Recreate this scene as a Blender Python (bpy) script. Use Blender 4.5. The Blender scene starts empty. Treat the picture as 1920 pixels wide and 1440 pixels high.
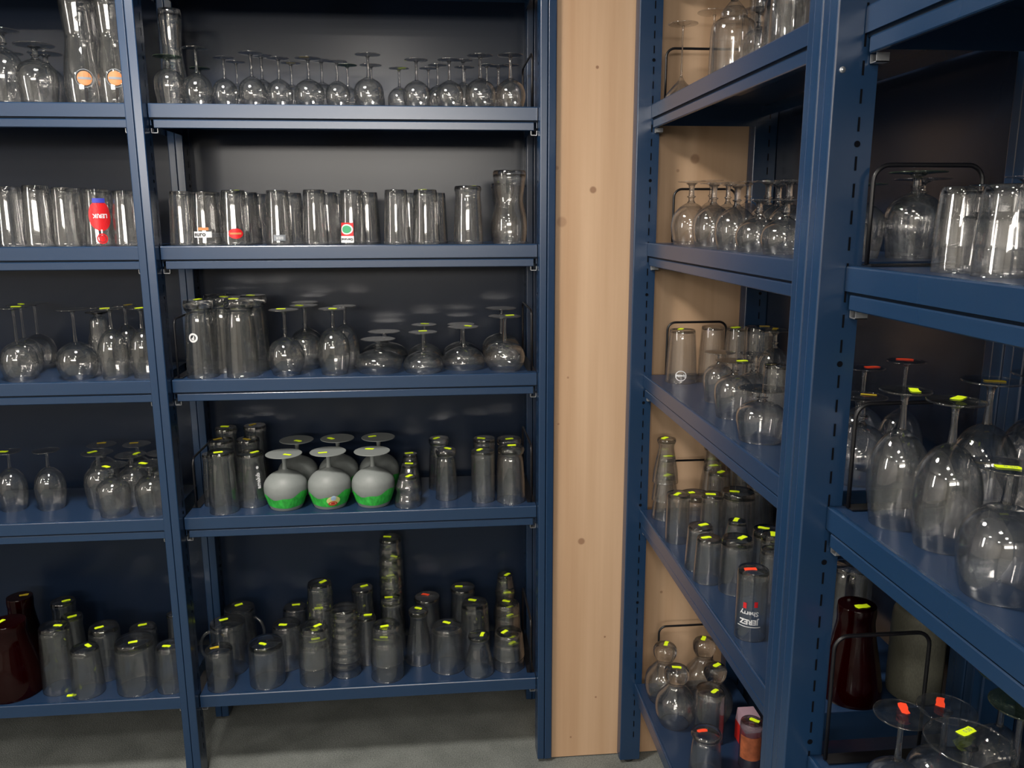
import bpy, bmesh, math, random
import numpy as np
from mathutils import Matrix, Vector
random.seed(7)
C = bpy.context.scene.collection
PI = math.pi
DBG = False

# ------------------------------------------------------------------ camera (solved from the photograph)
F, YAW, PITCH, ROLL, D, XB, REC, H0 = 1521.7, .0920, .2012, .0029, 2.2434, .5397, .0386, 1.674
_cy, _sy = math.cos(YAW), math.sin(YAW)
FW = np.array([_sy*math.cos(PITCH), _cy*math.cos(PITCH), -math.sin(PITCH)])
_r0 = np.array([_cy, -_sy, 0.]); _d0 = np.cross(FW, _r0)
RT = math.cos(ROLL)*_r0 + math.sin(ROLL)*_d0
DN = -math.sin(ROLL)*_r0 + math.cos(ROLL)*_d0
CAM = np.array([0., -D, H0])
cd = bpy.data.cameras.new('camera'); cam = bpy.data.objects.new('camera', cd); C.objects.link(cam)
cd.sensor_width = 36; cd.lens = F/1920*36; cd.clip_start = .02
M = Matrix(((RT[0], -DN[0], -FW[0], CAM[0]), (RT[1], -DN[1], -FW[1], CAM[1]), (RT[2], -DN[2], -FW[2], CAM[2]), (0, 0, 0, 1)))
cam.matrix_world = M
bpy.context.scene.camera = cam
def ray(x, y): return RT*(x-960)/F + DN*(y-720)/F + FW
def on_Y(x, y, Y): d = ray(x, y); return CAM + d*((Y+D)/d[1])
def on_X(x, y, X): d = ray(x, y); return CAM + d*(X/d[0])
def on_Z(x, y, Z): d = ray(x, y); return CAM + d*((Z-H0)/d[2])
def depth(P): return float((np.array(P)-CAM) @ FW)
def proj(P):
    v = np.array(P)-CAM; return 960+F*(v@RT)/(v@FW), 720+F*(v@DN)/(v@FW)

# ------------------------------------------------------------------ materials
def mat(name):
    m = bpy.data.materials.new(name); m.use_nodes = True
    nt = m.node_tree; nt.nodes.clear()
    out = nt.nodes.new('ShaderNodeOutputMaterial')
    return m, nt, out
def N(nt, t, **k):
    n = nt.nodes.new(t)
    for a, b in k.items():
        if a in n.inputs: n.inputs[a].default_value = b
        else: setattr(n, a, b)
    return n
def L(nt, a, b): nt.links.new(a, b)
def principled(name, col, rough=.5, metal=0, noise=0, scale=40, bump=0, spec=.5, emit=None, es=0, coat=0):
    m, nt, out = mat(name)
    p = N(nt, 'ShaderNodeBsdfPrincipled'); L(nt, p.outputs[0], out.inputs[0])
    p.inputs['Base Color'].default_value = (*col, 1); p.inputs['Roughness'].default_value = rough
    p.inputs['Metallic'].default_value = metal; p.inputs['Specular IOR Level'].default_value = spec
    p.inputs['Coat Weight'].default_value = coat
    if emit: p.inputs['Emission Color'].default_value = (*emit, 1); p.inputs['Emission Strength'].default_value = es
    tc = N(nt, 'ShaderNodeTexCoord'); nz = N(nt, 'ShaderNodeTexNoise', Scale=scale, Detail=4.)
    L(nt, tc.outputs['Object'], nz.inputs['Vector'])
    if noise:
        mx = N(nt, 'ShaderNodeMix', data_type='RGBA')
        mx.inputs[6].default_value = tuple(c*(1-noise) for c in col)+(1,); mx.inputs[7].default_value = tuple(min(1, c*(1+noise)) for c in col)+(1,)
        L(nt, nz.outputs['Fac'], mx.inputs[0]); L(nt, mx.outputs[2], p.inputs['Base Color'])
    if bump:
        b = N(nt, 'ShaderNodeBump', Strength=bump, Distance=.002); L(nt, nz.outputs['Fac'], b.inputs['Height']); L(nt, b.outputs[0], p.inputs['Normal'])
    return m
def glass_mat(name, col=(1, 1, 1), thru=.5, haze=.03, ior=1.47, hazecol=(.8, .85, .82), f0=.07, rough=.05):
    # clear glass: Schlick reflection over refraction plus straight-through light, with a trace of dust haze that also paints in a luminous look
    m, nt, out = mat(name)
    g = N(nt, 'ShaderNodeBsdfRefraction', IOR=ior, Roughness=.0); g.inputs[0].default_value = (*col, 1)
    tr = N(nt, 'ShaderNodeBsdfTransparent'); tr.inputs[0].default_value = (*[c*.985 for c in col], 1)
    df = N(nt, 'ShaderNodeBsdfDiffuse'); df.inputs[0].default_value = (*hazecol, 1)
    gl = N(nt, 'ShaderNodeBsdfGlossy', Roughness=rough)
    m1 = N(nt, 'ShaderNodeMixShader'); m1.inputs[0].default_value = thru
    L(nt, g.outputs[0], m1.inputs[1]); L(nt, tr.outputs[0], m1.inputs[2])
    m2 = N(nt, 'ShaderNodeMixShader')
    tc = N(nt, 'ShaderNodeTexCoord'); nz = N(nt, 'ShaderNodeTexNoise', Scale=3., Detail=4.); L(nt, tc.outputs['Object'], nz.inputs['Vector'])
    mr = N(nt, 'ShaderNodeMapRange'); mr.inputs[1].default_value = .35; mr.inputs[2].default_value = .75; mr.inputs[3].default_value = haze*.4; mr.inputs[4].default_value = haze*2
    L(nt, nz.outputs['Fac'], mr.inputs[0]); L(nt, mr.outputs[0], m2.inputs[0])
    L(nt, m1.outputs[0], m2.inputs[1]); L(nt, df.outputs[0], m2.inputs[2])
    ge = N(nt, 'ShaderNodeNewGeometry'); dt = N(nt, 'ShaderNodeVectorMath', operation='DOT_PRODUCT'); L(nt, ge.outputs['Normal'], dt.inputs[0]); L(nt, ge.outputs['Incoming'], dt.inputs[1])
    ab = N(nt, 'ShaderNodeMath', operation='ABSOLUTE'); L(nt, dt.outputs['Value'], ab.inputs[0])
    om = N(nt, 'ShaderNodeMath', operation='SUBTRACT'); om.inputs[0].default_value = 1; L(nt, ab.outputs[0], om.inputs[1])
    pw = N(nt, 'ShaderNodeMath', operation='POWER'); L(nt, om.outputs[0], pw.inputs[0]); pw.inputs[1].default_value = 4
    ma = N(nt, 'ShaderNodeMath', operation='MULTIPLY_ADD'); L(nt, pw.outputs[0], ma.inputs[0]); ma.inputs[1].default_value = .8; ma.inputs[2].default_value = f0
    m3 = N(nt, 'ShaderNodeMixShader'); L(nt, ma.outputs[0], m3.inputs[0]); L(nt, m2.outputs[0], m3.inputs[1]); L(nt, gl.outputs[0], m3.inputs[2])
    L(nt, m3.outputs[0], out.inputs[0])
    return m
BLUE = principled('blue_painted_steel', (.009, .034, .088), rough=.27, spec=.9, noise=.06, scale=6)
BLUE_S = principled('blue_shelf_top', (.016, .038, .090), rough=.30, spec=.5, noise=.08, scale=5)
PANEL = principled('dark_back_panel', (.008, .016, .036), rough=.24, spec=.36, noise=.1, scale=3)
SLOT = principled('slot_shadow_black', (.002, .003, .006), rough=.8, spec=.1)
GROOVE = principled('groove_shade_blue', (.003, .010, .024), rough=.6, spec=.2)  # rack blue darkened: shade of the lip groove put into the colour
CLIP = principled('galvanised_clip', (.55, .57, .6), rough=.3, metal=.7)
BLACK = principled('black_wire_coating', (.006, .006, .008), rough=.35)
RUBBER = principled('black_rubber', (.01, .01, .01), rough=.7)
YEL = principled('fluorescent_yellow_paper', (.62, .78, .01), rough=.6, emit=(.62, .80, .01), es=.35, noise=.05)  # fluorescent paper, with added emission to stay vivid in dark shelves
RED = principled('fluorescent_red_paper', (.85, .06, .02), rough=.6, emit=(.9, .07, .02), es=.30, noise=.05)  # emission added to the red paper as well
AMBER = principled('aged_yellow_paper', (.55, .40, .02), rough=.6, emit=(.5, .36, .02), es=.10, noise=.1)  # faint added glow on the aged paper
PRINT_W = principled('white_print', (.75, .76, .78), rough=.5)
PRINT_K = principled('black_print', (.02, .02, .02), rough=.5)
PRINT_R = principled('red_print', (.62, .015, .02), rough=.4)
PRINT_G = principled('green_print', (.05, .35, .16), rough=.5)
PRINT_B = principled('blue_print', (.04, .05, .40), rough=.5)
PRINT_O = principled('orange_print', (.55, .22, .08), rough=.5)
PRINT_P = principled('pale_blue_print', (.45, .60, .80), rough=.5)
PRINT_Y = principled('pale_yellow_print', (.75, .75, .30), rough=.5)
PRINT_GR = principled('grey_print', (.22, .24, .27), rough=.5)
GREENBAND = principled('mottled_green_print', (.04, .46, .06), rough=.45, noise=.85, scale=7)
FROST = principled('frosted_glass', (.22, .24, .235), rough=.5, noise=.06, scale=12)
GLASS = glass_mat('clear_glass', haze=.007, thru=.85, f0=.10, rough=.03)
SOLID = glass_mat('thick_clear_glass', haze=.0, thru=.35, f0=.08, rough=.04)
BASE = glass_mat('thick_glass_base', haze=.0, thru=.30, f0=.10, rough=.03)
REDG = principled('dark_red_glass', (.008, .0001, .0002), rough=.08, spec=.3, noise=.1)
DARKG = principled('black_glass_foot', (.004, .004, .005), rough=.1)
GREENG = glass_mat('greenish_glass', col=(.75, .86, .76), haze=.08, hazecol=(.25, .4, .25))
ICE = principled('cloudy_frosted_glass', (.13, .13, .10), rough=.5, noise=.5, scale=30)
PINK = principled('pink_paper', (.52, .34, .42), rough=.7, noise=.06)
REDBOX = principled('red_card', (.62, .02, .015), rough=.5)
FLORAL = principled('floral_print', (.42, .12, .05), rough=.5, noise=.9, scale=55)

# ------------------------------------------------------------------ mesh helpers
class MB:
    def __init__(s): s.v = []; s.f = []; s.m = []; s.s = []
    def add(s, vs, fs, mi=0, smooth=False):
        o = len(s.v); s.v += [tuple(map(float, p)) for p in vs]; s.f += [tuple(o+i for i in f) for f in fs]
        s.m += [mi]*len(fs); s.s += [smooth]*len(fs); return s
    def box(s, x0, x1, y0, y1, z0, z1, mi=0):
        vs = [(x, y, z) for z in (z0, z1) for y in (y0, y1) for x in (x0, x1)]
        return s.add(vs, [(0, 2, 3, 1), (4, 5, 7, 6), (0, 1, 5, 4), (2, 6, 7, 3), (0, 4, 6, 2), (1, 3, 7, 5)], mi)
    def prism(s, poly, z0, z1, mi=0, axis='z'):  # poly ccw list of 2D points, extruded along axis
        n = len(poly)
        def P(a, b, c): return (a, b, c) if axis == 'z' else ((c, a, b) if axis == 'x' else (a, c, b))
        vs = [P(a, b, z0) for a, b in poly]+[P(a, b, z1) for a, b in poly]
        fs = [(i, (i+1) % n, n+(i+1) % n, n+i) for i in range(n)]+[tuple(range(n))[::-1], tuple(range(n, 2*n))]
        return s.add(vs, fs, mi)
    def lathe(s, prof, seg=28, mi=0, smooth=True, mod=None, caps=(False, False)):
        n = len(prof); vs = []
        for r, z in prof:
            for k in range(seg):
                a = 2*PI*k/seg; rr = r*(mod(a, z) if mod else 1); vs.append((rr*math.cos(a), rr*math.sin(a), z))
        fs = [(i*seg+k, i*seg+(k+1) % seg, (i+1)*seg+(k+1) % seg, (i+1)*seg+k) for i in range(n-1) for k in range(seg)]
        s.add(vs, fs, mi, smooth)
        o = len(s.v)-len(vs)
        if caps[0]: s.f.append(tuple(o+k for k in range(seg))[::-1]); s.m.append(mi); s.s.append(False)
        if caps[1]: s.f.append(tuple(o+(n-1)*seg+k for k in range(seg))); s.m.append(mi); s.s.append(False)
        return s
    def tube(s, pts, r, seg=8, mi=0, closed=False):
        pts = [Vector(p) for p in pts]; n = len(pts); rings = []; up = None
        for i, p in enumerate(pts):
            a = pts[(i-1) % n] if (closed or i > 0) else p; b = pts[(i+1) % n] if (closed or i < n-1) else p
            t = (b-a).normalized()
            if up is None: up = t.orthogonal().normalized()
            up = (up - t*up.dot(t)).normalized(); q = t.cross(up)
            rings.append([p+up*(r*math.cos(2*PI*k/seg))+q*(r*math.sin(2*PI*k/seg)) for k in range(seg)])
        vs = [v for g in rings for v in g]; fs = []
        for i in range(n if closed else n-1):
            j = (i+1) % n
            fs += [(i*seg+k, i*seg+(k+1) % seg, j*seg+(k+1) % seg, j*seg+k) for k in range(seg)]
        if not closed: fs += [tuple(range(seg))[::-1], tuple((n-1)*seg+k for k in range(seg))]
        return s.add(vs, fs, mi, True)
    def mesh(s, name, mats, fix=False):
        me = bpy.data.meshes.new(name); me.from_pydata(s.v, [], s.f)
        for m in (mats if isinstance(mats, (list, tuple)) else [mats]): me.materials.append(m)
        me.polygons.foreach_set('material_index', s.m); me.polygons.foreach_set('use_smooth', s.s); me.update()
        if fix:
            bm = bmesh.new(); bm.from_mesh(me); bmesh.ops.remove_doubles(bm, verts=bm.verts, dist=1e-6); bmesh.ops.recalc_face_normals(bm, faces=bm.faces); bm.to_mesh(me); bm.free()
        return me
    def build(s, name, mats, parent=None, loc=None):
        return link(name, s.mesh(name, mats), parent, loc)
def link(name, data, parent=None, loc=None):
    o = bpy.data.objects.new(name, data); C.objects.link(o)
    if parent is not None: o.parent = parent
    if loc is not None: o.location = loc
    return o
def tag(o, label=None, cat=None, group=None, kind=None):
    if label: o['label'] = label
    if cat: o['category'] = cat
    if group: o['group'] = group
    if kind: o['kind'] = kind
    return o

# ------------------------------------------------------------------ room shell
def wood_material():
    m, nt, out = mat('pine_wood')
    p = N(nt, 'ShaderNodeBsdfPrincipled', Roughness=.55); L(nt, p.outputs[0], out.inputs[0])
    tc = N(nt, 'ShaderNodeTexCoord'); mp = N(nt, 'ShaderNodeMapping'); L(nt, tc.outputs['Object'], mp.inputs[0])
    mp.inputs['Scale'].default_value = (30, 30, .9)
    nz = N(nt, 'ShaderNodeTexNoise', Scale=1., Detail=5., Roughness=.55); L(nt, mp.outputs[0], nz.inputs['Vector'])
    mp2 = N(nt, 'ShaderNodeMapping'); L(nt, tc.outputs['Object'], mp2.inputs[0]); mp2.inputs['Scale'].default_value = (9, 9, .35)
    nz2 = N(nt, 'ShaderNodeTexNoise', Scale=1., Detail=2., Distortion=.6); L(nt, mp2.outputs[0], nz2.inputs['Vector'])
    add = N(nt, 'ShaderNodeMath', operation='MULTIPLY_ADD'); L(nt, nz.outputs['Fac'], add.inputs[0]); add.inputs[1].default_value = .55; L(nt, nz2.outputs['Fac'], add.inputs[2])
    cr = N(nt, 'ShaderNodeValToRGB'); L(nt, add.outputs[0], cr.inputs[0])
    cr.color_ramp.elements[0].position = .55; cr.color_ramp.elements[0].color = (.66, .45, .29, 1)
    cr.color_ramp.elements[1].position = 1.0; cr.color_ramp.elements[1].color = (.50, .31, .18, 1)
    sx = N(nt, 'ShaderNodeSeparateXYZ'); L(nt, tc.outputs['Object'], sx.inputs[0])
    fac = None
    knots = [(1120, 126, .004, .9), (1112, 356, .0085, .8), (1053, 416, .013, .45), (1044, 315, .005, .5), (1090, 1015, .0095, .75), (1303, 298, .012, .6), (1271, 320, .004, .5),
             (1134, 1194, .003, .8), (1117, 1307, .003, .7), (1070, 1382, .003, .7), (1240, 1110, .004, .6), (1065, 708, .003, .6), (1047, 795, .003, .6), (1325, 1060, .006, .4)]
    for (kx, ky, r, s) in knots:
        P = on_Y(kx, ky, .015)
        dx = N(nt, 'ShaderNodeMath', operation='SUBTRACT'); L(nt, sx.outputs[0], dx.inputs[0]); dx.inputs[1].default_value = P[0]
        dz = N(nt, 'ShaderNodeMath', operation='SUBTRACT'); L(nt, sx.outputs[2], dz.inputs[0]); dz.inputs[1].default_value = P[2]
        cb = N(nt, 'ShaderNodeCombineXYZ'); L(nt, dx.outputs[0], cb.inputs[0]); L(nt, dz.outputs[0], cb.inputs[2])
        ln = N(nt, 'ShaderNodeVectorMath', operation='LENGTH'); L(nt, cb.outputs[0], ln.inputs[0])
        mr = N(nt, 'ShaderNodeMapRange', interpolation_type='SMOOTHSTEP'); L(nt, ln.outputs['Value'], mr.inputs[0])
        mr.inputs[1].default_value = r*.75; mr.inputs[2].default_value = r*1.35; mr.inputs[3].default_value = s; mr.inputs[4].default_value = 0
        if fac is None: fac = mr.outputs[0]
        else:
            a = N(nt, 'ShaderNodeMath', operation='MAXIMUM'); L(nt, fac, a.inputs[0]); L(nt, mr.outputs[0], a.inputs[1]); fac = a.outputs[0]
    mx = N(nt, 'ShaderNodeMix', data_type='RGBA'); L(nt, fac, mx.inputs[0]); L(nt, cr.outputs[0], mx.inputs[6]); mx.inputs[7].default_value = (.26, .13, .07, 1)
    L(nt, mx.outputs[2], p.inputs['Base Color'])
    b = N(nt, 'ShaderNodeBump', Strength=.15, Distance=.001); L(nt, nz.outputs['Fac'], b.inputs['Height']); L(nt, b.outputs[0], p.inputs['Normal'])
    return m
def carpet_material():
    m, nt, out = mat('grey_carpet')
    p = N(nt, 'ShaderNodeBsdfPrincipled', Roughness=.95); p.inputs['Specular IOR Level'].default_value = .1; L(nt, p.outputs[0], out.inputs[0])
    tc = N(nt, 'ShaderNodeTexCoord'); nz = N(nt, 'ShaderNodeTexNoise', Scale=260., Detail=4.); L(nt, tc.outputs['Object'], nz.inputs['Vector'])
    n2 = N(nt, 'ShaderNodeTexNoise', Scale=9., Detail=3.); L(nt, tc.outputs['Object'], n2.inputs['Vector'])
    mu = N(nt, 'ShaderNodeMath', operation='MULTIPLY_ADD'); L(nt, n2.outputs['Fac'], mu.inputs[0]); mu.inputs[1].default_value = .5; L(nt, nz.outputs['Fac'], mu.inputs[2])
    cr = N(nt, 'ShaderNodeValToRGB'); L(nt, mu.outputs[0], cr.inputs[0])
    cr.color_ramp.elements[0].position = .5; cr.color_ramp.elements[0].color = (.11, .12, .113, 1)
    cr.color_ramp.elements[1].position = .95; cr.color_ramp.elements[1].color = (.26, .275, .26, 1)
    L(nt, cr.outputs[0], p.inputs['Base Color'])
    b = N(nt, 'ShaderNodeBump', Strength=.5, Distance=.004); L(nt, nz.outputs['Fac'], b.inputs['Height']); L(nt, b.outputs[0], p.inputs['Normal'])
    return m
WOOD = wood_material()
WALL = principled('off_white_wall', (.66, .63, .58), rough=.8, noise=.04, scale=3, bump=.1)
DWALL = principled('dark_wall', (.05, .05, .055), rough=.8, noise=.1, scale=3)
CEIL = principled('ceiling_paint', (.62, .60, .56), rough=.85, noise=.03, scale=3)
RX0, RX1, RY0, RY1, RZ = -3.6, 1.02, -7.5, .42, 2.75
def struct(name, mb, m): return tag(mb.build(name, m), kind='structure')
struct('floor', MB().box(RX0, RX1, RY0, RY1, -.05, 0), carpet_material())
struct('ceiling', MB().box(RX0, RX1, RY0, RY1, RZ, RZ+.05), CEIL)
struct('wall_back', MB().box(RX0, RX1, RY1, RY1+.05, 0, RZ), DWALL)
struct('wall_right', MB().box(RX1, RX1+.05, RY0, RY1, 0, RZ), DWALL)
struct('wall_left', MB().box(RX0-.05, RX0, RY0, RY1, 0, RZ), WALL)
struct('wall_front', MB().box(RX0, RX1, RY0-.05, RY0, 0, RZ), WALL)
wp = struct('wall_timber', MB().box(.330, .915, .015, .40, 0.004, RZ), WOOD)
tag(wp, 'pale pine timber pillar face with small knots between the blue racks')

# ------------------------------------------------------------------ shelving
ZS = {1: 1.970, 2: 1.604, 3: 1.238, 4: .835, 5: .270, 0: 2.335}
UW, UD = .044, .062   # upright width along the rack, depth
SY0, SY1 = REC, .345  # shelf front and back measured from the rack front plane
UTOP = 2.60
def upright_mesh(name, slots_side=0):
    # cross section: x along rack 0..UW, y depth 0..UD, front face carries two rolled ridges with a groove between
    w, d = UW, UD
    def arc(cx, cy, r, a0, a1, n=5): return [(cx+r*math.cos(math.radians(a0+(a1-a0)*i/n)), cy+r*math.sin(math.radians(a0+(a1-a0)*i/n))) for i in range(n+1)]
    m = w*.47
    poly = [(0, d)]+arc(.003, .003, .003, 180, 270)+arc(m-.0022, .0018, .0018, 270, 360, 3)+[(m-.0006, .0046), (m+.0010, .0046)]+arc(m+.0036, .0008, .0024, 180, 270)+arc(w-.003, .003, .003, 270, 360)+[(w, d), (w-.004, d), (w-.004, .009), (.004, .009), (.004, d)]
    mb = MB().prism(poly[::1], .012, UTOP)
    z = .10; k = 0
    while z < UTOP-.05 and slots_side:
        xs = -.0006 if slots_side < 0 else w+.0006; yc = d*.66
        dz = .009 if k % 9 != 4 else .0045
        if k % 9 == 4:
            n = 12; vs = [(xs, yc+.0045*math.cos(2*PI*i/n), z+.0045*math.sin(2*PI*i/n)) for i in range(n)]
            mb.add(vs, [tuple(range(n))], 1)
            z += .026
        else:
            mb.add([(xs, yc-.0016, z-.0095), (xs, yc+.0016, z-.0095), (xs, yc+.0016, z+.0095), (xs, yc-.0016, z+.0095)], [(0, 1, 2, 3)], 1)
            z += .0365 if (k % 9) != 3 else .026
        k += 1
    mb.add([(m-.0006, .0034, .012), (m+.0013, .0034, .012), (m+.0013, .0034, UTOP), (m-.0006, .0034, UTOP)], [(0, 1, 2, 3)], 1)  # dark strip painting shade into the front groove
    me = mb.mesh(name, [BLUE, SLOT])
    return me
UP_L = upright_mesh('upright', -1); UP_R = upright_mesh('upright', 1); 
def foot_mesh():
    return MB().lathe([(.016, 0), (.017, .004), (.014, .010), (.008, .012)], 16, caps=(True, True)).mesh('foot', RUBBER)
FOOT = foot_mesh()
def shelf(parent, L0, L1, z, deep=True):
    # local frame: x along rack, y depth
    a, b, y0, y1 = L0+.002, L1-.002, SY0, SY1
    mb = MB().box(a, b, y0+.006, y1, z-.0025, z-.0005, 1)
    if deep:
        prof = [(y0+.002, z-.036), (y0, z-.034), (y0, z-.004), (y0+.0015, z-.001), (y0+.004, z), (y0+.009, z-.0005), (y0+.009, z-.0025), (y0+.0045, z-.005), (y0+.0045, z-.0395),
                (y0+.0105, z-.0395), (y0+.0105, z-.0615), (y0+.006, z-.0625), (y0+.0045, z-.061), (y0+.0045, z-.042), (y0+.008, z-.0375), (y0+.008, z-.036)]
        # simple front lip: upper band, recessed groove, lower band set back
        up = [(y0, z-.0355), (y0, z-.003), (y0+.001, z-.001), (y0+.003, z), (y0+.008, z), (y0+.008, z-.0355)]
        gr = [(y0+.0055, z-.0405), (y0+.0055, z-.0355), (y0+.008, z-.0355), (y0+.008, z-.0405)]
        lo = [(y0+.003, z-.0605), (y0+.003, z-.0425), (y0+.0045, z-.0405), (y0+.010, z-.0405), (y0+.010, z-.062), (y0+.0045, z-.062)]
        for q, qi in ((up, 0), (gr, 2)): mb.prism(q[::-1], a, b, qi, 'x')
        mb.prism(lo[::-1], a+.010, b-.010, 0, 'x'); fl = .055
    else:
        up = [(y0, z-.039), (y0, z-.003), (y0+.001, z-.001), (y0+.003, z), (y0+.008, z), (y0+.008, z-.041), (y0+.003, z-.041)]
        mb.prism(up[::-1], a, b, 0, 'x'); fl = .038
    mb.box(a, a+.002, y0+.008, y1, z-fl, z-.0025); mb.box(b-.002, b, y0+.008, y1, z-fl, z-.0025)
    mb.box(a, b, y1-.002, y1, z-.03, z-.0025)
    mb.box(a+.3, b-.3, y0+.09, y0+.13, z-.02, z-.0025)
    s = mb.build('shelf', [BLUE, BLUE_S, GROOVE], parent)
    for e, sg in ((a, 1), (b, -1)):
        c = MB(); t = .0012; w = .017; zz = z-(.062 if deep else .041)
        x0, x1 = sorted((e, e+sg*w))
        c.box(x0, x1, y0+.010, y0+.028, zz-.012, zz-.012+t); c.box(x0, x0+t, y0+.010, y0+.028, zz-.012, zz); c.box(x1-t, x1, y0+.010, y0+.028, zz-.012, zz)
        c.build('shelf_clip', CLIP, s)
    return s
def rack(name, ups, bays, label, cat='shelving unit', group=None, loc=(0, 0, 0), rot=0):
    root = link(name, None); root.location = loc; root.rotation_euler = (0, 0, rot); tag(root, label, cat, group)
    for x, side in ups:
        for y in (0, .325):
            u = link('upright', UP_L if side < 0 else UP_R, root, (x, y, 0))
            link('foot', FOOT, u, (UW/2, UD/2, 0))
    for (a, b, zs) in bays:
        MB().box(a-.02, b+.02, .389, .395, .15, UTOP-.02).build('back_panel', PANEL, root)
        for z in zs: shelf(root, a, b, z, deep=z > .5)
    return root
XL = -.7811
xr = .284
XLL = XL-(xr-(XL+UW))-UW   # far left upright, outside the frame
AZ = [ZS[k] for k in (0, 1, 2, 3, 4, 5)]
rack('shelving_unit', [(XLL, 1), (XL, 1), (xr, -1)], [(XLL+UW, XL, AZ), (XL+UW, xr, AZ)],
     'long dark blue metal rack on the left with two bays full of glasses')
# right rack runs towards the camera: local x -> world -Y, local y -> world +X
YF = -.030
BZ = [ZS[0], 1.970, 1.608, 1.239, .837, .274]
CZ = {1: 1.951, 2: 1.607, 3: 1.249, 4: .827, 5: .30, 0: 2.33}
Ln = 1.1316+YF  # local x of the near side face of the doubled upright
rack('shelving_unit', [(-UW, 1), (Ln-2*UW-.002, -1)], [(0, Ln-2*UW-.002, BZ)],
     'blue rack bay against the pine pillar, its shelves running towards the camera', loc=(XB, YF, 0), rot=-PI/2)
rack('shelving_unit', [(Ln-UW, 1), (Ln+1.0, -1)], [(Ln, Ln+1.0, [CZ[k] for k in (0, 1, 2, 3, 4, 5)])],
     'nearest blue rack bay at the right edge with large wine glasses', loc=(XB, YF, 0), rot=-PI/2)
# bolt hole with pale bolt on the near upright
P = on_Y(1579, 131, YF-Ln)
b = MB().lathe([(.0001, 0), (.0042, 0), (.0042, .002), (.0001, .003)], 14).build('upright_bolt', CLIP, bpy.data.objects['shelving_unit.002'])
b.matrix_world = Matrix.Translation(Vector(P)) @ Matrix.Rotation(PI/2, 4, 'X')
b.matrix_parent_inverse = (Matrix.Translation((XB, YF, 0)) @ Matrix.Rotation(-PI/2, 4, 'Z')).inverted()

# ------------------------------------------------------------------ glass templates, all standing upside down on the rim (unit radius, unit height scaled to true size)
def smooth_profile(pts, n=3):
    p = [Vector((a, b, 0)) for a, b in pts]; out = []
    for i in range(len(p)-1):
        a, b, c, d = p[max(i-1, 0)], p[i], p[i+1], p[min(i+2, len(p)-1)]
        for k in range(n):
            t = k/n
            q = .5*((2*b)+(-a+c)*t+(2*a-5*b+4*c-d)*t*t+(-a+3*b-3*c+d)*t**3)
            out.append((max(q.x, .002), q.y))
    out.append((p[-1].x, p[-1].y)); return out
STEM = { # bowl profile (r/R, z/H), stem radius, foot radius, knob
 'wine':   ([(.80, 0), (.92, .10), (1, .22), (.97, .34), (.80, .45), (.45, .53), (.13, .575)], .09, .86, 0),
 'ballon': ([(.74, 0), (.93, .10), (1, .22), (.95, .34), (.75, .44), (.40, .50), (.10, .53)], .075, .80, 0),
 'ballknob': ([(.74, 0), (.93, .12), (1, .24), (.94, .38), (.72, .49), (.35, .55), (.14, .58)], .09, .82, 1),
 'tulip':  ([(.80, 0), (.93, .15), (1, .30), (.97, .44), (.82, .56), (.50, .66), (.14, .71)], .10, .85, 0),
 'flute':  ([(.86, 0), (.97, .20), (1, .35), (.93, .50), (.72, .62), (.38, .70), (.15, .74)], .13, 1.0, 1),
 'coupe':  ([(.90, 0), (1, .12), (.98, .22), (.82, .36), (.45, .47), (.12, .52)], .075, .72, 0),
 'snifter': ([(.84, 0), (.97, .18), (1, .32), (.88, .48), (.55, .60), (.22, .66)], .15, .72, 1),
 'goblet': ([(.84, 0), (.94, .22), (1, .42), (.93, .58), (.62, .70), (.22, .76)], .15, .98, 1),
 'column': ([(.78, 0), (.80, .3), (.78, .6), (.72, .82), (.60, .90), (.3, .93)], .30, 1.0, 0),
 'thin':   ([(1, 0), (.95, .06), (.6, .16), (.25, .24), (.10, .30)], .055, .95, 0),
 'bell':   ([(1, 0), (.98, .25), (.97, .45), (.88, .55), (.60, .60), (.56, .66), (.30, .74), (.16, .78)], .15, .9, 0),
}
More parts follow.
